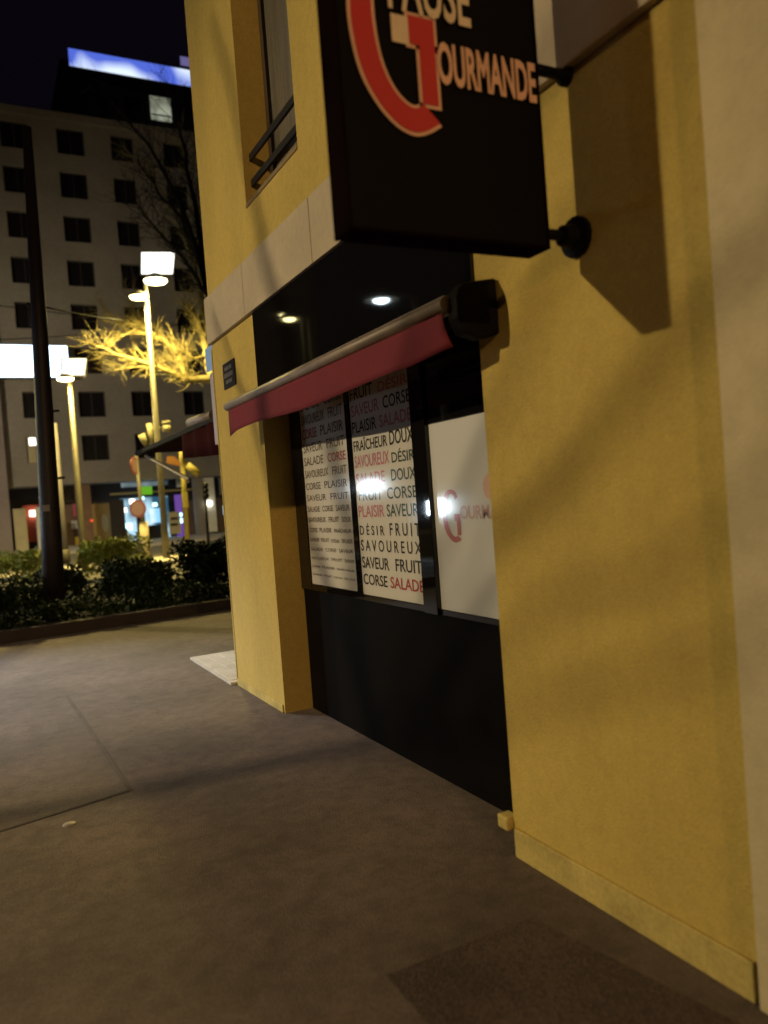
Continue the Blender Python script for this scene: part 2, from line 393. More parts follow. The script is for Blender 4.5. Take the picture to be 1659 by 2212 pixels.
# panel beside the pier: rows get smaller downwards
p1 = poster_panel(5.418, 4.630, .979, 2.455, RX-.004).build('shop_window', M['poster'], shop)
p2 = poster_panel(4.553, 3.747, .969, 2.455, RX-.004).build('shop_window', M['poster'], shop)
p3 = poster_panel(3.598, YJ+.004, .963, 1.954, RX-.004).build('door_poster', M['poster_white'], shop)
def row(panel, key, body, yl, w, z, h, weight=.0):
    mb = MB(); add_text(mb, body, w, h, lambda u, v: (xp, yl-u, z+v), weight)
    mb.build('lettering', M[key], p1 if panel == 'a' else p2)
rows2 = [(1.035, .07, [('CORSE', 'ink', 0, .33), ('SALADE', 'ink_red', .37, .40)]),
         (1.140, .075, [('SAVEUR', 'ink', 0, .37), ('FRUIT', 'ink', .45, .31)]),
         (1.250, .072, [('S A V O U R E U X', 'ink', 0, .77)]),
         (1.352, .075, [('D É S I R', 'ink', 0, .34), ('F R U I T', 'ink', .41, .36)]),
         (1.465, .075, [('PLAISIR', 'ink_rose', 0, .36), ('SAVEUR', 'ink_green', .39, .38)]),
         (1.57, .07, [('FRUIT', 'ink_green', 0.02, .33), ('CORSE', 'ink_green', .41, .36)]),
         (1.675, .07, [('SALADE', 'ink_rose', 0, .40), ('DOUX', 'ink_green', .48, .29)]),
         (1.78, .078, [('SAVOUREUX', 'ink_rose', 0, .47), ('DÉSIR', 'ink_green', .50, .27)]),
         (1.885, .085, [('FRAÎCHEUR', 'ink', 0, .46), ('DOUX', 'ink', .49, .28)]),
         (2.0, .075, [('PLAISIR', 'ink', 0, .34), ('SALADE', 'ink_rose', .38, .39)]),
         (2.105, .075, [('SAVEUR', 'ink_rose', 0, .39), ('CORSE', 'ink', .44, .33)]),
         (2.21, .075, [('FRUIT', 'ink', 0, .32), ('DÉSIR', 'ink_rose', .39, .36)]),
         (2.31, .075, [('SAVOUREUX', 'ink', 0, .76)])]
for z, h, ws in rows2:
    for body, key, off, wd in ws: row('b', key, body, 4.535-off, wd, z, h, .012)
z = 1.045; k = 0
words = [['SAVEUR', 'FRUIT', 'DÉSIR', 'SALADE'], ['CORSE', 'PLAISIR', 'FRAÎCHEUR'], ['SAVOUREUX', 'FRUIT', 'DOUX'], ['SALADE', 'CORSE', 'SAVEUR']]
while z < 2.34:
    f = (z-1.0)/1.3
    h = .012 + .06*min(1, f*1.25); ws = words[k % 4]
    if f > .45: ws = ws[:2]
    tot = sum(len(a) for a in ws) + len(ws) - 1; yl = 5.395
    for i, a in enumerate(ws):
        wd = .74*len(a)/tot
        row('a', 'ink_red' if (k in (11, 13) and i == (k == 11)) else 'ink_faded', a, yl, wd*.96, z, h, .006)
        yl -= .74*(len(a)+1)/tot
    z += h + .028 + .016*(1-f); k += 1

# letter G, traced as an outer and an inner edge (u right, v up; 1 = half height)
G_OUT = [(.94, .70), (.86, .86), (.70, .97), (.52, 1.0), (.34, .95), (.18, .78), (.07, .50), (.01, .18), (.0, -.10), (.05, -.40), (.14, -.62), (.30, -.82), (.48, -.95), (.66, -1.0), (.82, -.97), (1.0, -.88)]
G_IN = [(.78, .60), (.74, .72), (.66, .80), (.55, .83), (.45, .78), (.36, .62), (.28, .40), (.245, .16), (.25, -.10), (.29, -.34), (.36, -.52), (.46, -.66), (.58, -.75), (.68, -.78), (.76, -.76), (.80, -.72)]
def letter_g(mb, u0, v0, wd, ht, fn, grow=0.0):
    B = ht/2; n = len(G_OUT); cu, cv = .5, 0
    def spl(L, t):
        i = min(int(t), n-2); f = t-i; p0, p1_, p2_, p3_ = L[max(i-1, 0)], L[i], L[i+1], L[min(i+2, n-1)]
        return [.5*(2*p1_[k]+(p2_[k]-p0[k])*f+(2*p0[k]-5*p1_[k]+4*p2_[k]-p3_[k])*f*f+(3*p1_[k]-p0[k]-3*p2_[k]+p3_[k])*f**3) for k in (0, 1)]
    o, q = [], []; m_ = 60
    for i in range(m_+1):
        t = (n-1)*i/m_; a = Vector(spl(G_OUT, t)); b = Vector(spl(G_IN, t))
        a = Vector((u0+a.x*wd, v0+B+a.y*B)); b = Vector((u0+b.x*wd, v0+B+b.y*B)); d = (a-b).normalized()
        o.append(a+d*grow); q.append(b-d*grow)
    for i in range(m_):
        mb.face([fn(*o[i]), fn(*o[i+1]), fn(*q[i+1]), fn(*q[i])])
    def rect(ua, ub, va, vb): mb.face([fn(u0+ua*wd-grow, v0+B+va*B-grow), fn(u0+ub*wd+grow, v0+B+va*B-grow), fn(u0+ub*wd+grow, v0+B+vb*B+grow), fn(u0+ua*wd-grow, v0+B+vb*B+grow)])
    rect(.80, 1.0, -.7199, -.185); rect(.68, 1.0, -.1849, .08)
def pv3(u, v): return (xp, 3.60-u, v)
g = MB(); letter_g(g, .085, 1.325, .165, .275, pv3, 0)
g.build('printed_emblem', M['ink_washed'], p3)
t1 = MB(); add_text(t1, 'OURMANDE', .50, .07, lambda u, v: (xp, 3.345-u, 1.445+v), .02); t1.build('lettering', M['ink_pale'], p3)
bl_ = MB(); n0 = 24
bl_.face([(xp, 3.12+.07*math.cos(2*math.pi*i/n0)-.06, 1.60+.065*math.sin(2*math.pi*i/n0)) for i in range(n0)]); bl_.build('printed_dot', M['pink'], p3)

# ------------------------------------------------------------------ neighbouring beige wall at the right
nb = empty('neighbour_building', (D, 0, 0), 'beige rendered wall at the right edge beside the yellow wall', 'building')
MB().box(D-.03, 9, -9, YN-.018, 0, 8.4).build('wall', M['beige'], nb, .006)
MB().box(D+.02, 2.3, YN-.017, YN-.001, 0, 8.4).build('joint_strip', M['frame_brown'], nb)

# ------------------------------------------------------------------ awning
AX, AY0, AY1 = 1.74, 2.66, 5.74
aw = empty('shop_awning', (D, 4.2, 2.4), 'folded red shop awning with a hanging valance above the window', 'awning')
MB().box(AX, D-.022, AY0+.03, AY1, 2.335, 2.39).build('cassette', M['awning_metal'], aw, .012)
MB().tube([(AX-.005, AY0, 2.345), (AX-.005, AY1+.02, 2.345)], .031, 12).build('front_bar', M['awning_metal'], aw)
# valance: cloth sheet with slight waves and a curled near corner
v = MB(); n = 60; hgt = 6; th = .004
def vpt(i, k):
    y = AY1-.01+(AY0+.03-AY1+.01)*i/n; s = i/n; d = k/hgt
    drop = .185 - .012*math.sin(s*9) - (.035*max(0, (s-.9)/.1) if s > .9 else 0) + .02*max(0, (.06-s)/.06)
    x = AX-.006 + .004*math.sin(s*17+d)*d + (.05*max(0, (s-.86)/.14)*d*d) - .008*d
    return Vector((x, y+ (-.012*d if s < .02 else 0), 2.325-drop*d))
for i in range(n):
    for k in range(hgt):
        v.face([vpt(i, k), vpt(i+1, k), vpt(i+1, k+1), vpt(i, k+1)], True)
vo = v.build('valance', M['awning_red'], aw, weld=True)
m = vo.modifiers.new('thick', 'SOLIDIFY'); m.thickness = .003
# near end: dark motor cap with a rounded outline, and the folded arm behind the cloth
ol = []
for (x, z) in ((1.78, 2.22), (1.75, 2.28), (1.75, 2.36), (1.765, 2.40), (1.80, 2.425), (1.955, 2.45), (1.955, 2.22), (1.86, 2.20)):
    ol.append((x, AY0-.05, z))
MB().prism(ol, (0, .075, 0)).build('end_cap', M['awning_dark'], aw, .012)
MB().tube([(1.80, AY0+.04, 2.30), (1.83, AY0+1.3, 2.29)], .022, 8).tube([(1.83, AY0+1.3, 2.25), (1.78, AY0+.2, 2.24)], .02, 8).build('folding_arm', M['awning_dark'], aw)

# ------------------------------------------------------------------ street name plaque
pq = MB().box(D-.012, D-.002, 6.19, 6.52, 2.585, 2.80).build('street_plaque', M['plaque'], None, .004)
pq.location = (0, 0, 0); tag(pq, 'small dark street name plaque high on the yellow pier', 'plaque')
lt = MB()
for zz, hh, wd in ((2.735, .03, .20), (2.675, .036, .25), (2.625, .028, .17)):
    for s in range(5):
        a = 6.355+wd/2-wd*s/5; lt.box(D-.0135, D-.0122, a-wd/5*.7, a, zz, zz+hh)
lt.build('lettering', M['plaque_white'], pq)

# ------------------------------------------------------------------ projecting sign
SY = 2.07; SX0, SX1 = 1.035, 1.785; SZ0, SZ1 = 2.385, 3.95
ps = empty('projecting_sign', (D, 2.12, 2.4), 'black projecting shop sign with a large red letter on wall brackets', 'sign')
MB().box(SX0+.012, SX1-.012, SY+.004, SY+.111, SZ0+.012, SZ1).build('cabinet', M['black_matt'], ps)
f2 = MB(); f2.box(SX0, SX0+.011, SY, SY+.115, SZ0, SZ1); f2.box(SX1-.011, SX1, SY, SY+.115, SZ0, SZ1); f2.box(SX0+.0112, SX1-.0112, SY, SY+.115, SZ0, SZ0+.011)
f2.build('edge_trim', M['sign_side'], ps, .002)
for z in (2.455, 3.02):
    MB().tube([(SX1-.02, SY+.055, z), (D-.01, SY+.055, z)], .019, 10).build('bracket_arm', M['black_matt'], ps)
for z, rr in ((2.455, .072), (3.02, .035)):
    MB().tube([(D-.001, SY+.055, z), (D-.02, SY+.055, z), (D-.03, SY+.055, z), (D-.075, SY+.055, z)], [rr, rr, rr*.62, rr*.5], 16, smooth=False).build('wall_flange', M['black_matt'], ps)
def sf(u, v, e=.004): return (u, SY-e, v)
go = MB(); letter_g(go, 1.088, 2.70, .285, .66, lambda u, v: sf(u, v, .003), .011); go.build('letter_outline', M['salmon'], ps)
gr = MB(); letter_g(gr, 1.088, 2.70, .285, .66, lambda u, v: sf(u, v, .006)); gr.build('letter', M['red'], ps)
cb = MB(); cb.face([sf(1.222, 2.965, .0045), sf(1.285, 2.965, .0045), sf(1.285, 3.05, .0045), sf(1.222, 3.05, .0045)]); cb.build('letter_bar', M['cream'], ps)
t = MB(); add_text(t, 'OURMANDE', .385, .135, lambda u, v: sf(1.378+u, 2.862+v, .008), .03); t.build('lettering', M['salmon'], ps)
t = MB(); add_text(t, 'PAUSE', .30, .17, lambda u, v: sf(1.215+u, 3.06+v, .008), .02); t.build('lettering', M['cream'], ps)

# ------------------------------------------------------------------ café terrace awning round the corner
ca = empty('terrace_awning', (2.05, 8.5, 2.2), 'dark red terrace awning beyond the building corner', 'awning')
MB().box(2.03, 2.08, 6.9, 11.3, 2.40, 2.455).build('side_bar', M['awning_dark'], ca, .006)
MB().prism([(2.085, 6.9, 2.47), (2.085, 11.3, 2.43), (2.085, 11.3, 2.445), (2.085, 6.9, 2.49)], (3.6, 0, 0)).build('cloth', M['awning_deep'], ca)
va = MB()
for i in range(14):
    y0 = 6.95+i*.11; y1 = y0+.11
    va.face([(2.04+.015*math.sin(i*1.3), y0, 2.40), (2.04+.015*math.sin(i*1.3+1.3), y1, 2.40), (2.045+.03*math.sin(i*1.3+1.3), y1, 2.07+.08*(i+1)/14), (2.045+.03*math.sin(i*1.3), y0, 2.07+.08*i/14)], True)
vo = va.build('valance', M['awning_deep'], ca, weld=True); mm = vo.modifiers.new('t', 'SOLIDIFY'); mm.thickness = .004
MB().tube([(2.06, 7.3, 2.47), (2.06, 8.2, 2.50)], .05, 8).build('roller', M['awning_metal'], ca)
MB().tube([(2.10, 10.9, 2.36), (2.3, 9.4, 1.95), (2.2, 9.1, 1.92)], .022, 8).build('folding_arm', M['awning_metal'], ca)

a, b = on_x(459, 806, 2.0), on_x(466, 962, 2.0)
fl = empty('blade_sign', (2.02, 7.0, b.z), 'narrow pale lavender upright sign on the far side of the yellow corner', 'sign')
MB().box(1.985, 2.03, 6.86, 7.06, b.z, a.z).build('panel', M['lavender'], fl, .006)
a2, b2 = on_x(452, 752, 2.0), on_x(458, 800, 2.0)
MB().box(1.975, 2.0, 6.9, 7.12, b2.z, a2.z).build('lit_panel', glow('pale_blue_light', (.40, .56, .72), .55), fl, .004)
MB().box(2.0, 2.03, 6.852, 6.9, b2.z-.03, a2.z).build('bracket', M['black_matt'], fl)

# ------------------------------------------------------------------ planter with shrubs
kx0, kx1 = -4.0, 8.0
def kern(x): return 11.55+.102*x
kb = MB().prism([(kx0, kern(kx0), 0), (kx1, kern(kx1), 0), (kx1, kern(kx1)+.22, 0), (kx0, kern(kx0)+.22, 0)], (0, 0, .16)); tag(kb.build('kerb', M['kerb'], None, .01), kind='structure')
so = MB().prism([(kx0, kern(kx0)+.225, 0), (kx1, kern(kx1)+.225, 0), (kx1, 17, 0), (kx0, 17, 0)], (0, 0, .13)); tag(so.build('planting_bed', M['soil']), kind='structure')
def leaves(mb, n, fn, size, rng):
    for _ in range(n):
        p = fn(rng); s = size*rng.uniform(.6, 1.35)
        d = Vector((rng.gauss(0, 1), rng.gauss(0, 1), rng.gauss(.35, 1))).normalized(); a = d.orthogonal().normalized()
        a.rotate(Matrix.Rotation(rng.uniform(0, 6.28), 3, d)); b = d.cross(a)
        mb.face([p-a*s, p+b*s*.42+d*s*.12, p+a*s, p-b*s*.42+d*s*.12])
def shrub(name, x, y, z, rx, ry, h, n, size, label, group, m='leaf', seed=0, cat='shrub'):
    rng = random.Random(seed)
    t = empty(name, (x, y, z), label, cat, group)
    lumps = [(Vector((x+rng.uniform(-.62, .62)*rx, y+rng.uniform(-.6, .6)*ry, z+h*rng.uniform(.3, .78))), rng.uniform(.25, .42)) for _ in range(11)]
    def fn(r):
        c, q = r.choice(lumps); d = Vector((r.gauss(0, 1), r.gauss(0, 1), r.gauss(0, 1))).normalized()*(r.random()**.35)
        p = c+Vector((d.x*q*rx*1.1, d.y*q*ry*1.1, d.z*q*h*.75)); p.z = max(z+.03, p.z); return p
    f = MB(); leaves(f, n, fn, size, rng); f.build('foliage', M[m], t)
    s = MB()
    for _ in range(9):
        c, q = rng.choice(lumps); s.tube([(x+rng.uniform(-.1, .1), y+rng.uniform(-.1, .1), z-.02), (x*.6+c.x*.4, y*.6+c.y*.4, z+(c.z-z)*.5), c], [.02, .014, .006], 5)
    s.build('stem', M['twig'], t)
    return t
gS = 'dark shrubs in the planter behind the kerb'
shrub('shrub', .28, 12.7, .12, .75, .55, .76, 2600, .055, 'dark leafy shrub at the left edge, left of the black mast', gS, seed=1)
shrub('shrub', 1.05, 14.2, .12, .6, .6, .72, 2200, .055, 'dark leafy shrub directly behind the black mast', gS, seed=2)
shrub('shrub', 2.15, 13.2, .12, .78, .6, .80, 3200, .055, 'rounded dark shrub in the middle of the planter, right of the black mast', gS, seed=3)
shrub('shrub', 3.55, 13.6, .12, .75, .6, .98, 3200, .055, 'tall dark shrub beside the yellow building corner', gS, seed=4)
gl = MB(); rg = random.Random(9)
def gfn(r):
    x = r.uniform(-2.2, 5.2); y = kern(x)+.28+r.random()**1.3*2.2; return Vector((x, y, .14+.30*r.random()*(.7+.3*math.sin(x*3+y*2))+.07*(y-12)))
leaves(gl, 9000, gfn, .05, rg); tag(gl.build('ground_cover', M['leaf']), kind='stuff')
gG = 'yellow green bushes by the lit roadway'
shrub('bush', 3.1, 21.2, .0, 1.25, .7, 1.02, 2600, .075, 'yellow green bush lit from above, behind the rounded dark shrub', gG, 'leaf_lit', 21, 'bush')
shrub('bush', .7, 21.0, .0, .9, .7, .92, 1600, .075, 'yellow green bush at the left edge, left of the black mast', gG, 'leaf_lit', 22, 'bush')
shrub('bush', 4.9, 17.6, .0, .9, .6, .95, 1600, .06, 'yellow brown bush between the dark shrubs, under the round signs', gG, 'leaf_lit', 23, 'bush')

# ------------------------------------------------------------------ masts, lamps and signs in the street
bm_ = empty('catenary_mast', (.94, 12.6, .1), 'thick tapered black mast standing in the planter', 'mast')
MB().tube([(.93, 12.6, .1), (.97, 12.6, 1.6), (1.04, 12.6, 4.2), (1.10, 12.6, 7.4)], [.16, .145, .115, .065], 18).build('pole', M['mast'], bm_)
MB().tube([(.93, 12.6, .1), (.935, 12.6, .34)], [.20, .185], 18).build('base_collar', M['mast'], bm_)
pl = at(100, 1098, 12.45); MB().box(pl.x-.045, pl.x+.045, 12.43, 12.46, pl.z-.045, pl.z+.05).build('number_plate', M['pale_pole'], bm_)
for zz in (2.2, 3.2): MB().tube([(1.0, 12.6, zz), (1.22, 12.58, zz+.01)], .018, 6).build('hook', M['mast'], bm_)

def wire(a, b, sag, r, label):
    a, b = Vector(a), Vector(b); pts = [a.lerp(b, i/10)-Vector((0, 0, sag*4*(i/10)*(1-i/10))) for i in range(11)]
    o = MB().tube(pts, r, 5).build('overhead_wire', M['wire'], None); tag(o, label, 'wire', 'overhead wires across the street')
wire(at(-40, 735, 32), at(470, 690, 36), .15, .016, 'thin sagging wire crossing at the height of the tree, the lowest one')
wire(at(-40, 655, 33), at(460, 705, 36), .10, .016, 'thin wire running from the left edge across the bare tree')
wire(at(60, 655, 12.6), at(300, 690, 34), .10, .016, 'thin wire leaving the black mast towards the bare tree')

YEL = (1, .76, .22)
def double_lamp(base, px_panel, Y, disc, lens_r, label, top_z, power, group, second=None):
    b = Vector(base); t = empty('street_lamp', base, label, 'street lamp', group)
    MB().tube([b, (b.x, b.y, 1.2), (b.x+.02, b.y, top_z)], [.12, .105, .07], 14).build('pole', M['pole'], t)
    (x0, y0, x1, y1) = px_panel
    c0, c1, c2, c3 = at(x0, y0, Y), at(x1, y0, Y), at(x1-4, y1, Y), at(x0, y1, Y)
    fm_ = MB().prism([c0+Vector((-.05, .03, .05)), c1+Vector((.05, .03, .05)), c2+Vector((.05, .03, -.05)), c3+Vector((-.05, .03, -.05))], (0, .06, .02)).build('reflector_frame', M['pole'], t)
    MB().prism([c0, c1, c2, c3], (0, .025, .02)).build('reflector', G['lamp_panel'], fm_)
    for i, (dx, dy, r_) in enumerate(disc):
        c = at(dx, dy, Y-.3)
        h = MB().lathe(c, [(.02, r_*.62), (r_*.4, r_*.55), (r_*.85, r_*.28), (r_*1.05, 0), (r_, 0)], 20).build('lamp_hood', M['pole'], t)
        MB().lathe(c, [(r_*.97, .005), (r_*.85, -r_*.18), (r_*.4, -r_*.3), (.01, -r_*.32)], 20).build('lamp_lens', G['lamp_yellow'], h)
        MB().tube([(b.x+.02, b.y, c.z+r_*.4), (c.x, c.y, c.z+r_*.4)], .04, 8).build('arm', M['pole'], t)
        spot('lamp_light', c-Vector((0, 0, r_*.32+.06)), c-Vector((0, .0, 5)), YEL, power, 165, .35, .25, t)
    return t
gLm = 'lit street lamps on poles beyond the planter'
b1 = at(358, 1175, 26.0)
double_lamp((b1.x, 26, 0), (306, 546, 377, 592), 26, [(336, 606, .38), (300, 641, .30)], .3, 'tall lit street lamp with two discs above the bare tree', at(330, 655, 26).z+.9, 4600, gLm)
b3 = at(178, 1170, 28.0)
double_lamp((b3.x, 28, 0), (135, 776, 186, 810), 28, [(141, 818, .28)], .25, 'shorter lit street lamp right of the black mast', at(150, 822, 28).z, 1800, gLm)

pm = empty('pale_mast', (2.68, 30, 0), 'pale slender pole close behind the black mast', 'pole')
MB().tube([(2.68, 30, 0), (2.68, 30, 5.0)], [.15, .11], 12).build('pole', M['pale_pole'], pm)
MB().tube([(2.68, 30, 0), (2.68, 30, .5)], .19, 12).build('base_collar', M['pole'], pm)

def disc(mb, c, r, dirx, n=24, th=.02):
    c = Vector(c); rr = Vector((dirx[0], dirx[1], 0)).normalized(); nrm = Vector((rr.y, -rr.x, 0))
    mb.prism([c+rr*(r*math.cos(2*math.pi*i/n))+Vector((0, 0, r*math.sin(2*math.pi*i/n))) for i in range(n)], nrm*th)
RY = 27.6
b0 = at(313, 1180, RY); t0 = at(297, 1000, RY)
sp = empty('road_sign', (b0.x, RY, 0), 'post with two round red road signs, one above the other', 'road sign')
MB().tube([(b0.x, RY+.06, 0), (t0.x, RY+.06, t0.z+.25)], .065, 10).build('pole', M['pole'], sp)
MB().tube([(b0.x+.02, RY, 0), (b0.x+.01, RY, at(311, 1127, RY).z)], .15, 12).build('sleeve', M['col_cream'], sp)
for (px, py, r_, dr) in ((291, 1006, .30, (.62, .78)), (298, 1099, .30, (.8, -.6))):
    c = at(px, py, RY-.1); a = MB(); disc(a, c, r_, dr); pa = a.build('sign_plate', M['sign_rim'], sp)
    a = MB(); rr = Vector((dr[0], dr[1], 0)).normalized(); disc(a, c+Vector((rr.y, -rr.x, 0))*.021, r_*.78, dr, th=.004); a.build('sign_face', M['sign_face'], pa)

b0 = at(405, 1178, RY)
ts = empty('traffic_signal', (b0.x, RY, 0), 'yellow lit signal pole with a slanting tube by the terrace awning', 'signal')
MB().tube([(b0.x, RY, 0), at(398, 1060, RY), at(391, 942, RY)], [.085, .085, .12], 12).build('pole', M['signal_yellow'], ts)
MB().tube([at(404, 1004, RY-.1), at(429, 1025, RY-.1)], .13, 12).build('visor_tube', M['signal_yellow'], ts)
c = at(400, 1080, RY-.2); MB().box(c.x-.09, c.x+.09, RY-.25, RY-.1, c.z-.27, c.z+.27).build('push_button_box', M['signal_yellow'], ts, .01)
Yc = 27.2
b0 = at(352, 1180, Yc)
ss = empty('signal_cluster', (b0.x, Yc, 0), 'cluster of yellow lit signal housings on a bracket above the round signs', 'signal')
MB().tube([at(322, 915, Yc), at(325, 938, Yc), at(330, 968, Yc)], [.10, .08, .10], 12).build('visor_tube', M['signal_grey'], ss)
MB().tube([at(305, 938, Yc+.1), at(316, 962, Yc+.1)], [.13, .08], 12).build('housing', M['signal_grey'], ss)
MB().tube([at(352, 926, Yc), at(367, 926, Yc)], [.11, .13], 12).build('housing', M['signal_grey'], ss)
MB().tube([at(350, 913, Yc), at(368, 911, Yc)], .045, 8).build('bracket', M['signal_grey'], ss)
MB().tube([at(328, 925, Yc), at(346, 925, Yc)], .05, 8).build('bracket', M['signal_grey'], ss)
MB().tube([at(320, 970, Yc), at(398, 932, Yc)], .06, 10).build('arm', M['signal_grey'], ss)
MB().tube([at(340, 969, Yc), at(344, 988, Yc)], [.07, .09], 10).build('lower_tube', M['signal_yellow'], ss)
MB().tube([(b0.x, Yc, 0), at(346, 1000, Yc), at(345, 965, Yc)], [.06, .06, .055], 8).build('pole', M['pole'], ss)
MB().prism([at(361, 986, Yc), at(376, 985, Yc), at(392, 1001, Yc), at(391, 1007, Yc), at(374, 1004, Yc), at(360, 1000, Yc)], (0, .05, 0)).build('orange_panel', M['orange'], ss)  # stands for an awning arm lit orange, the light in its colour
tl = empty('traffic_light', (6.3, 22.5, 0), 'black traffic light beside the building corner', 'traffic light')
a, b = at(436, 1042, 22.5), at(449, 1078, 22.5)
MB().box(a.x, b.x, 22.4, 22.6, b.z, a.z).build('housing', M['sig_black'], tl, .01)
for q in (.2, .5, .8):
    MB().tube([((a.x+b.x)/2, 22.4, b.z+(a.z-b.z)*q+.02), ((a.x+b.x)/2, 22.27, b.z+(a.z-b.z)*q)], .06, 10).build('visor', M['sig_black'], tl)
MB().tube([((a.x+b.x)/2, 22.55, 0), ((a.x+b.x)/2, 22.55, b.z)], .045, 10).build('pole', M['sig_black'], tl)

# ------------------------------------------------------------------ bare tree
def tree(base_pts, limbs, rad, Y, m, seed, label, cat_label='tree', twigs=3, tw_len=(.5, 1.2), name='bare_tree', depth=2):
    rng = random.Random(seed)
    b = Vector(base_pts[0]); t = empty(name, b, label, cat_label)
    MB().tube(base_pts, [rad*(1-.45*i/(len(base_pts)-1)) for i in range(len(base_pts))], 12).build('trunk', m, t)
    cr = MB()
    def grow(p, d, L, r, lev):
        n = 4; pts = [p]; q = p.copy(); dd = d.copy()
        for i in range(n):
            dd = (dd+Vector((rng.gauss(0, .13), rng.gauss(0, .13), rng.gauss(.04, .12)))).normalized(); q = q+dd*(L/n); pts.append(q.copy())
        cr.tube(pts, [r*(1-.8*i/n) for i in range(n+1)], 4, False)
        if lev > 0:
            for _ in range(3):
                i = rng.randint(1, n-1); s = (dd+Vector((rng.gauss(0, .75), rng.gauss(0, .75), rng.gauss(.1, .7)))).normalized()
                grow(pts[i], s, L*rng.uniform(.4, .65), r*.5, lev-1)
    for pts, r0, r1 in limbs:
        P = []
        for a, b2 in zip(pts[:-1], pts[1:]):
            a, b2 = Vector(a), Vector(b2)
            for k in range(4): P.append(a.lerp(b2, k/4)+Vector((rng.gauss(0, .02), rng.gauss(0, .02), rng.gauss(0, .02))))
        P.append(Vector(pts[-1])); n = len(P)
        cr.tube(P, [r0+(r1-r0)*i/(n-1) for i in range(n)], 7)
        for i in range(2, n):
            for _ in range(twigs):
                d = (P[i]-P[i-1]).normalized(); s = (d*.9+Vector((rng.gauss(0, .5), rng.gauss(0, .4), rng.gauss(.1, .5)))).normalized()
                grow(P[i], s, rng.uniform(*tw_len), max(.012, (r0+(r1-r0)*i/(n-1))*.26), depth)
    cr.build('crown', m, t); return t
def P(px, py, Y=24.0): return tuple(at(px, py, Y+4.0))
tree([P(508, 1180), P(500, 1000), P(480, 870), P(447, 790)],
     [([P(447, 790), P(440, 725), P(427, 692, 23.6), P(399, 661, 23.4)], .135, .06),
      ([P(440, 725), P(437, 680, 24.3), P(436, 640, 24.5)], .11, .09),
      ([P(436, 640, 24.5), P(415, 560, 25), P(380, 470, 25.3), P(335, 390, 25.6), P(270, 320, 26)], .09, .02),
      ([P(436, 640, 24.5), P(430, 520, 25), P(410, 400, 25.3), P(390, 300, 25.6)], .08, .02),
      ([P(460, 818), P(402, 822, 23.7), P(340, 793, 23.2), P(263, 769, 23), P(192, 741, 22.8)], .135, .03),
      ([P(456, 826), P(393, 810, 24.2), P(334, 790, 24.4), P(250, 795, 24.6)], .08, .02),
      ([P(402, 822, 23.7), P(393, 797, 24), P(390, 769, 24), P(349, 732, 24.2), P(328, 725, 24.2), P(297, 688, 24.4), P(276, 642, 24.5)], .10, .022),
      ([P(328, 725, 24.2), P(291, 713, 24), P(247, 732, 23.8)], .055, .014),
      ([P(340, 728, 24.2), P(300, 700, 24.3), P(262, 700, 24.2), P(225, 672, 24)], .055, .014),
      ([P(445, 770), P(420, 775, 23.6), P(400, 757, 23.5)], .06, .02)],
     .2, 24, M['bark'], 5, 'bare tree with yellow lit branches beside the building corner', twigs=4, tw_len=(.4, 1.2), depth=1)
def Q(px, py, Y=23.0): return tuple(at(px, py, Y))
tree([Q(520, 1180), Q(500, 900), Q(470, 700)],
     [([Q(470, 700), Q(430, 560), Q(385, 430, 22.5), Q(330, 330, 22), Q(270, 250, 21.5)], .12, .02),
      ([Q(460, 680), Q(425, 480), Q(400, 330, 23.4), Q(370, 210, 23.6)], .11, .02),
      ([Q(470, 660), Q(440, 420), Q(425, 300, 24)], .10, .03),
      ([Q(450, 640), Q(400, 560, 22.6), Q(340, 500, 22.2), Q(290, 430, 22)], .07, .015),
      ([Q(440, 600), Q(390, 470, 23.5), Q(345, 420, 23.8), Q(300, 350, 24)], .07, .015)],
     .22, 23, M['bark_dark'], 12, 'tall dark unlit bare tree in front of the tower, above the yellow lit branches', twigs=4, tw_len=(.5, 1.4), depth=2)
# the bare street tree across the way, whose branches throw the soft streaks on the yellow wall
lim = [([(-4.2, 4.9, 3.5), (-4.2, 4.3, 3.82), (-4.2, 3.8, 4.02), (-4.2, 3.2, 4.3)], .014, .006),
       ([(-4.2, 5.0, 3.4), (-4.2, 4.35, 3.62), (-4.2, 3.85, 3.86), (-4.2, 3.3, 4.0)], .014, .006),
       ([(-4.2, 5.0, 3.5), (-4.2, 4.5, 4.1), (-4.2, 4.0, 4.55), (-4.2, 3.5, 5.0)], .016, .008),
       ([(-4.2, 5.2, 3.3), (-4.2, 4.4, 3.94), (-4.2, 3.88, 4.27), (-4.25, 3.2, 4.62)], .024, .012),
       ([(-4.2, 5.2, 3.4), (-4.2, 4.7, 4.0), (-4.1, 4.2, 4.62), (-4.1, 3.7, 4.9)], .022, .01),
       ([(-4.2, 5.2, 3.4), (-4.3, 5.4, 4.6), (-4.2, 5.9, 5.8)], .05, .015),
       ([(-4.2, 5.2, 3.4), (-3.6, 5.7, 4.0), (-3.0, 6.2, 4.5)], .04, .012)]
tree([(-4.2, 5.2, 0), (-4.2, 5.2, 1.8), (-4.2, 5.2, 3.45)], lim, .11, 0, M['bark'], 33, 'bare street tree across the carriageway', twigs=0, tw_len=(.4, .8), depth=1)

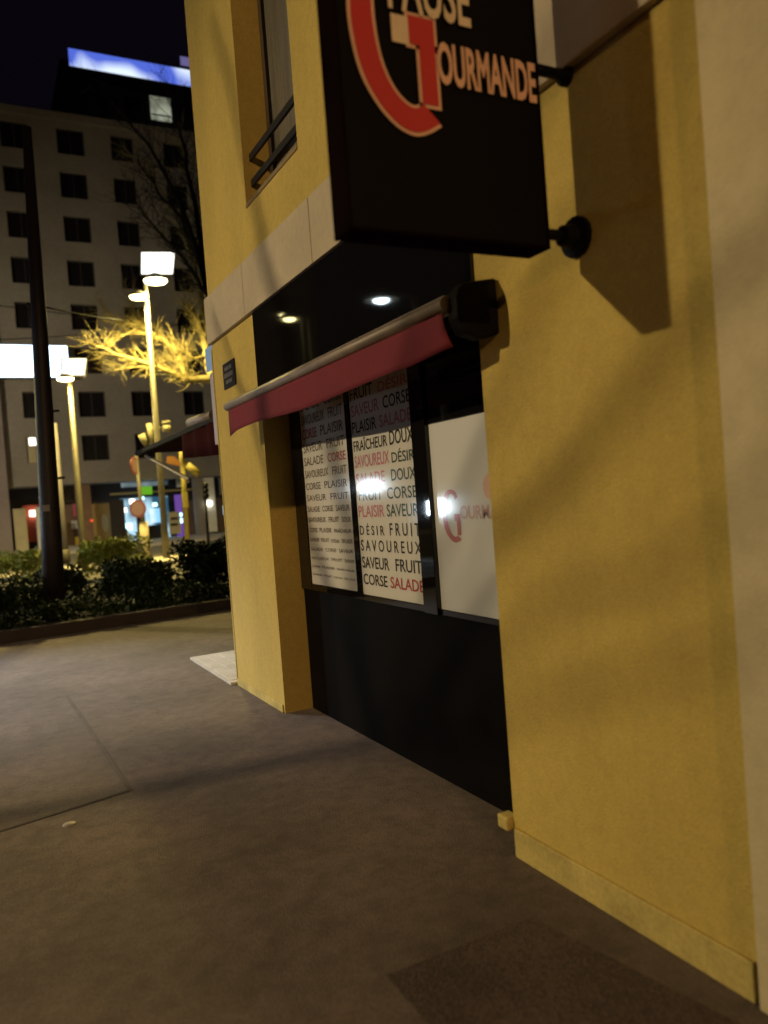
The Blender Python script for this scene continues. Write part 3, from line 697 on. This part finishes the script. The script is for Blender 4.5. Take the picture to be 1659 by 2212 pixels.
# ------------------------------------------------------------------ far buildings
BY = 46.0
def xr(px, py=900): return at(px, py, BY).x
def zr(py, px=250): return at(px, py, BY).z
ob = empty('office_building', (8, BY, 0), 'long grey concrete block with rows of square dark windows and an arcade of shops', 'building')
X0, X1 = 1.62, 24.0; ROOF = 23.6; SOF = 3.45
cols = [(.058, .088), (.119, .150), (.181, .208), (.245, .272), (.305, .332), (.365, .392), (.425, .452)]
zt = [1.6+BY*v for v in (.4655, .4135, .361, .308, .2555, .203, .1505, .098)]
WH = 1.42
# facade as strips between the window openings
fw = MB()
xs = [(BY*a, BY*b) for a, b in cols]
prev = ROOF
for z_ in zt:
    fw.box(X0, X1, BY, BY+.3, z_, prev)
    px_ = X0
    for a, b in xs:
        fw.box(px_, a, BY, BY+.3, z_-WH, z_); px_ = b
    fw.box(px_, X1, BY, BY+.3, z_-WH, z_); prev = z_-WH
fw.box(X0, X1, BY, BY+.3, SOF, prev)
fw.box(X0, X1, BY+.301, BY+12, SOF, ROOF)
fw.build('wall', M['concrete'], ob)
MB().box(X0-.05, X1, BY-.25, BY-.003, ROOF-.25, ROOF+.15).build('cornice', M['concrete'], ob)
wins = []
proto = None
for r_, z_ in enumerate(zt):
    for k, (a, b) in enumerate(xs):
        if proto is None:
            q = MB(); q.box(0, 1.25, 0, .06, 0, .06); q.box(0, 1.25, 0, .06, WH-.06, WH); q.box(0, .06, 0, .06, .06, WH-.06); q.box(1.19, 1.25, 0, .06, .06, WH-.06); q.box(.6, .65, 0, .06, .06, WH-.06)
            proto = q.build('window', M['win_frame'], None)
            pn = MB().box(.06, 1.19, .03, .036, .06, WH-.06).build('pane', M['win_dark'], None); pn.parent = proto
            wv = proto
        else:
            wv = copy_tree(proto)
        wv.parent = ob; wv.scale = ((b-a)/1.25, 1, 1)
        wv.location = Vector((a, BY+.18, z_-WH))-Vector((8, BY, 0))
# lit window panel low at the left
lw = MB().box(*sorted((xr(60, 970), xr(78, 970))), BY-.02, BY-.002, zr(1000, 70), zr(944, 70)).build('lit_window', M['col_cream'], ob)
MB().box(*sorted((xr(63, 955), xr(77, 955))), BY-.03, BY-.021, zr(962, 70), zr(946, 70)).build('lit_pane', G['warm_bulb'], lw)
# arcade
def px_box(name, x0, y0, x1, y1, Yf, depth, m, parent, bev=0):
    a, b = at(x0, y1, Yf), at(x1, y0, Yf)
    return MB().box(min(a.x, b.x), max(a.x, b.x), Yf, Yf+depth, max(0.021, min(a.z, b.z)), max(a.z, b.z)).build(name, m, parent, bev)
MB().box(X0, X1, BY+2.5, BY+2.8, .02, SOF-.001).build('arcade_wall', M['soffit'], ob)
px_box('column', 36, 1098, 55, 1196, BY-.4, .5, M['col_cream'], ob)
px_box('red_room', 55, 1090, 83, 1172, BY+2.3, .19, M['red_wall'], ob)
l_ = px_box('room_lamp', 65, 1102, 79, 1116, BY+2.0, .2, G['warm_bulb'], ob)
px_box('column', 84, 1095, 93, 1192, BY-.1, .3, M['col_white'], ob)
px_box('window_panel', 141, 1044, 171, 1086, BY+2.2, .25, M['frame_brown'], ob)
px_box('wall_panel', 140, 1088, 172, 1188, BY+2.3, .15, M['col_brown'], ob)
px_box('poster', 159, 1087, 177, 1116, BY+2.1, .05, M['rose_poster'], ob)
px_box('poster', 155, 1124, 172, 1143, BY+2.15, .05, M['col_white'], ob)
px_box('yellow_panel', 164, 1158, 182, 1186, BY+1.9, .1, M['yellow_box'], ob)
px_box('column', 173, 1046, 194, 1182, BY-.1, .4, M['col_brown'], ob)
wd_ = px_box('wood_door', 196, 1086, 244, 1180, BY+1.6, .2, M['wood'], ob)
c = at(226, 1130, BY+1.55); MB().prism([(c.x+.2*math.cos(2*math.pi*i/18), BY+1.55, c.z+.52*math.sin(2*math.pi*i/18)) for i in range(18)], (0, .04, 0)).build('notice', M['stone'], wd_)
px_box('column', 246, 1078, 267, 1182, BY-.3, .4, M['soffit'], ob)
px_box('red_lamp', 196, 1122, 201, 1127, BY-.2, .05, G['red_dot'], ob)
sh = px_box('shop_glazing', 268, 1071, 362, 1174, BY+1.5, .3, G['shop_cool'], ob)
px_box('screen', 326, 1097, 351, 1130, BY+1.2, .08, G['screen'], sh)
px_box('counter', 262, 1142, 276, 1176, BY+.8, .3, M['yellow_box'], sh)
px_box('display_rack', 300, 1090, 311, 1172, BY+1.1, .2, M['soffit'], sh)
px_box('display_rack', 320, 1132, 358, 1172, BY+1.2, .2, M['glass_dark'], sh)
for (x, y, s) in ((277, 1138, 8), (286, 1083, 5), (268, 1102, 5), (335, 1090, 4), (308, 1076, 3)):
    px_box('shop_lamp', x-s, y-s, x+s, y+s, BY+1.0, .15, G['warm_bulb'] if s == 5 else G['blue_dot'], sh)
px_box('transom_glazing', 263, 1038, 362, 1053, BY+1.5, .2, G['transom'], ob)
fb = px_box('sign_board', 238, 1054, 430, 1070, BY-.15, .12, M['olive'], ob)
px_box('green_sign', 306, 1050, 328, 1069, BY-.35, .18, G['green'], fb)
px_box('notice_board', 368, 1105, 388, 1154, BY-.8, .15, M['col_cream'], ob)
for y in (1117, 1130): px_box('board_stripe', 369, y, 384, y+6, BY-.84, .03, M['sig_black'], ob)
px_box('neon_strip', 384, 1068, 391, 1160, BY+.6, .1, G['neon'], ob)
px_box('lit_dot', 384, 1108, 393, 1116, BY+.4, .1, G['blue_dot'], ob); px_box('lit_dot', 385, 1120, 394, 1130, BY+.4, .1, G['blue_dot'], ob)
px_box('wall_panel', 366, 1034, 384, 1052, BY+1.2, .2, M['soffit'], ob); px_box('white_panel', 383, 1034, 390, 1052, BY+.9, .2, M['col_white'], ob)
px_box('doorway', 398, 1080, 427, 1165, BY+1.4, .2, M['col_brown'], ob)
px_box('column', 427, 1031, 439, 1158, BY-.2, .4, M['pale_pole'], ob)
px_box('column', 446, 1031, 461, 1150, BY-.2, .4, M['col_white'], ob)
px_box('column_lamp', 447, 1082, 458, 1093, BY-.4, .15, G['warm_bulb'], ob)
px_box('column', 463, 1075, 480, 1160, BY+1.2, .3, M['col_brown'], ob)
px_box('column', 478, 1031, 486, 1068, BY-.2, .4, M['pale_pole'], ob)
px_box('blue_screen', 484, 1092, 491, 1112, BY-.4, .1, G['screen'], ob)
# left neighbour
nb2 = empty('rose_block', (-6, BY, 0), 'dim rose grey block at the left edge beside the concrete block', 'building')
MB().box(-16, X0-.02, BY-.4, BY+12, 0.02, 24.3).build('wall', M['concrete_rose'], nb2)
for z_ in zt:
    for x in (-1.2, -4.4): MB().box(x, x+1.3, BY-.45, BY-.402, z_-WH, z_).build('window', M['win_dark'], nb2)
# lit shop sign on the facade
ls = empty('lit_sign_panel', (2.3, BY-.6, 15), 'wide overexposed white light box behind the black mast', 'sign')
a, b = at(-26, 816, BY-.6), at(146, 746, BY-.6)
MB().box(a.x, b.x, BY-.6, BY-.05, a.z, b.z).build('case', M['pale_pole'], ls)
MB().box(a.x+.05, b.x-.05, BY-.63, BY-.601, a.z+.05, b.z-.05).build('lit_face', G['white_sign'], ls)
# tower behind
TY = 58.0
tw = empty('office_tower', (12, TY, 0), 'dark tower rising behind the concrete block', 'building')
tz = at(300, 150, TY).z-.2
MB().box(at(140, 140, TY).x-.3, 40, TY, TY+20, .02, tz).build('wall', M['tower'], tw)
a, b = at(327, 258, TY), at(367, 214, TY)
wl = MB().box(a.x, b.x, TY-.06, TY-.003, a.z, b.z).build('lit_window', G['win_lit'], tw)
MB().box(a.x+.05, b.x-.05, TY-.08, TY-.061, a.z+.32, a.z+.42).build('blind_bar', M['win_dark'], wl)
for px in (215, 270):
    a, b = at(px, 258, TY), at(px+40, 214, TY); MB().box(a.x, b.x, TY-.05, TY-.003, a.z, b.z).build('window', M['win_dark'], tw)
rs = empty('roof_sign', (12, TY-.5, tz), 'long blue and white lit sign along the top of the dark tower', 'sign')
a, b, c, d = at(150, 141, TY-.6), at(150, 105, TY-.6), at(411, 151, TY-.6), at(411, 187, TY-.6)
MB().box(a.x, c.x, TY-.6, TY-.58, (a.z+d.z)/2, (b.z+c.z)/2).build('lit_face', G['roof_sign'], rs)
MB().box(a.x, c.x, TY-.578, TY-.2, (a.z+d.z)/2-.02, (b.z+c.z)/2+.02).build('case', M['tower'], rs)
for k in range(5):
    x = a.x+(c.x-a.x)*(k+.5)/5; MB().box(x-.06, x+.06, TY-.2, TY-.004, (a.z+d.z)/2, (b.z+c.z)/2).build('strut', M['tower'], rs)
cu = MB().box(at(391, 140, TY-.7).x, at(414, 140, TY-.7).x, TY-.7, TY-.61, at(400, 141, TY-.7).z, at(400, 123, TY-.7).z).build('corner_light', G['purple'], rs)
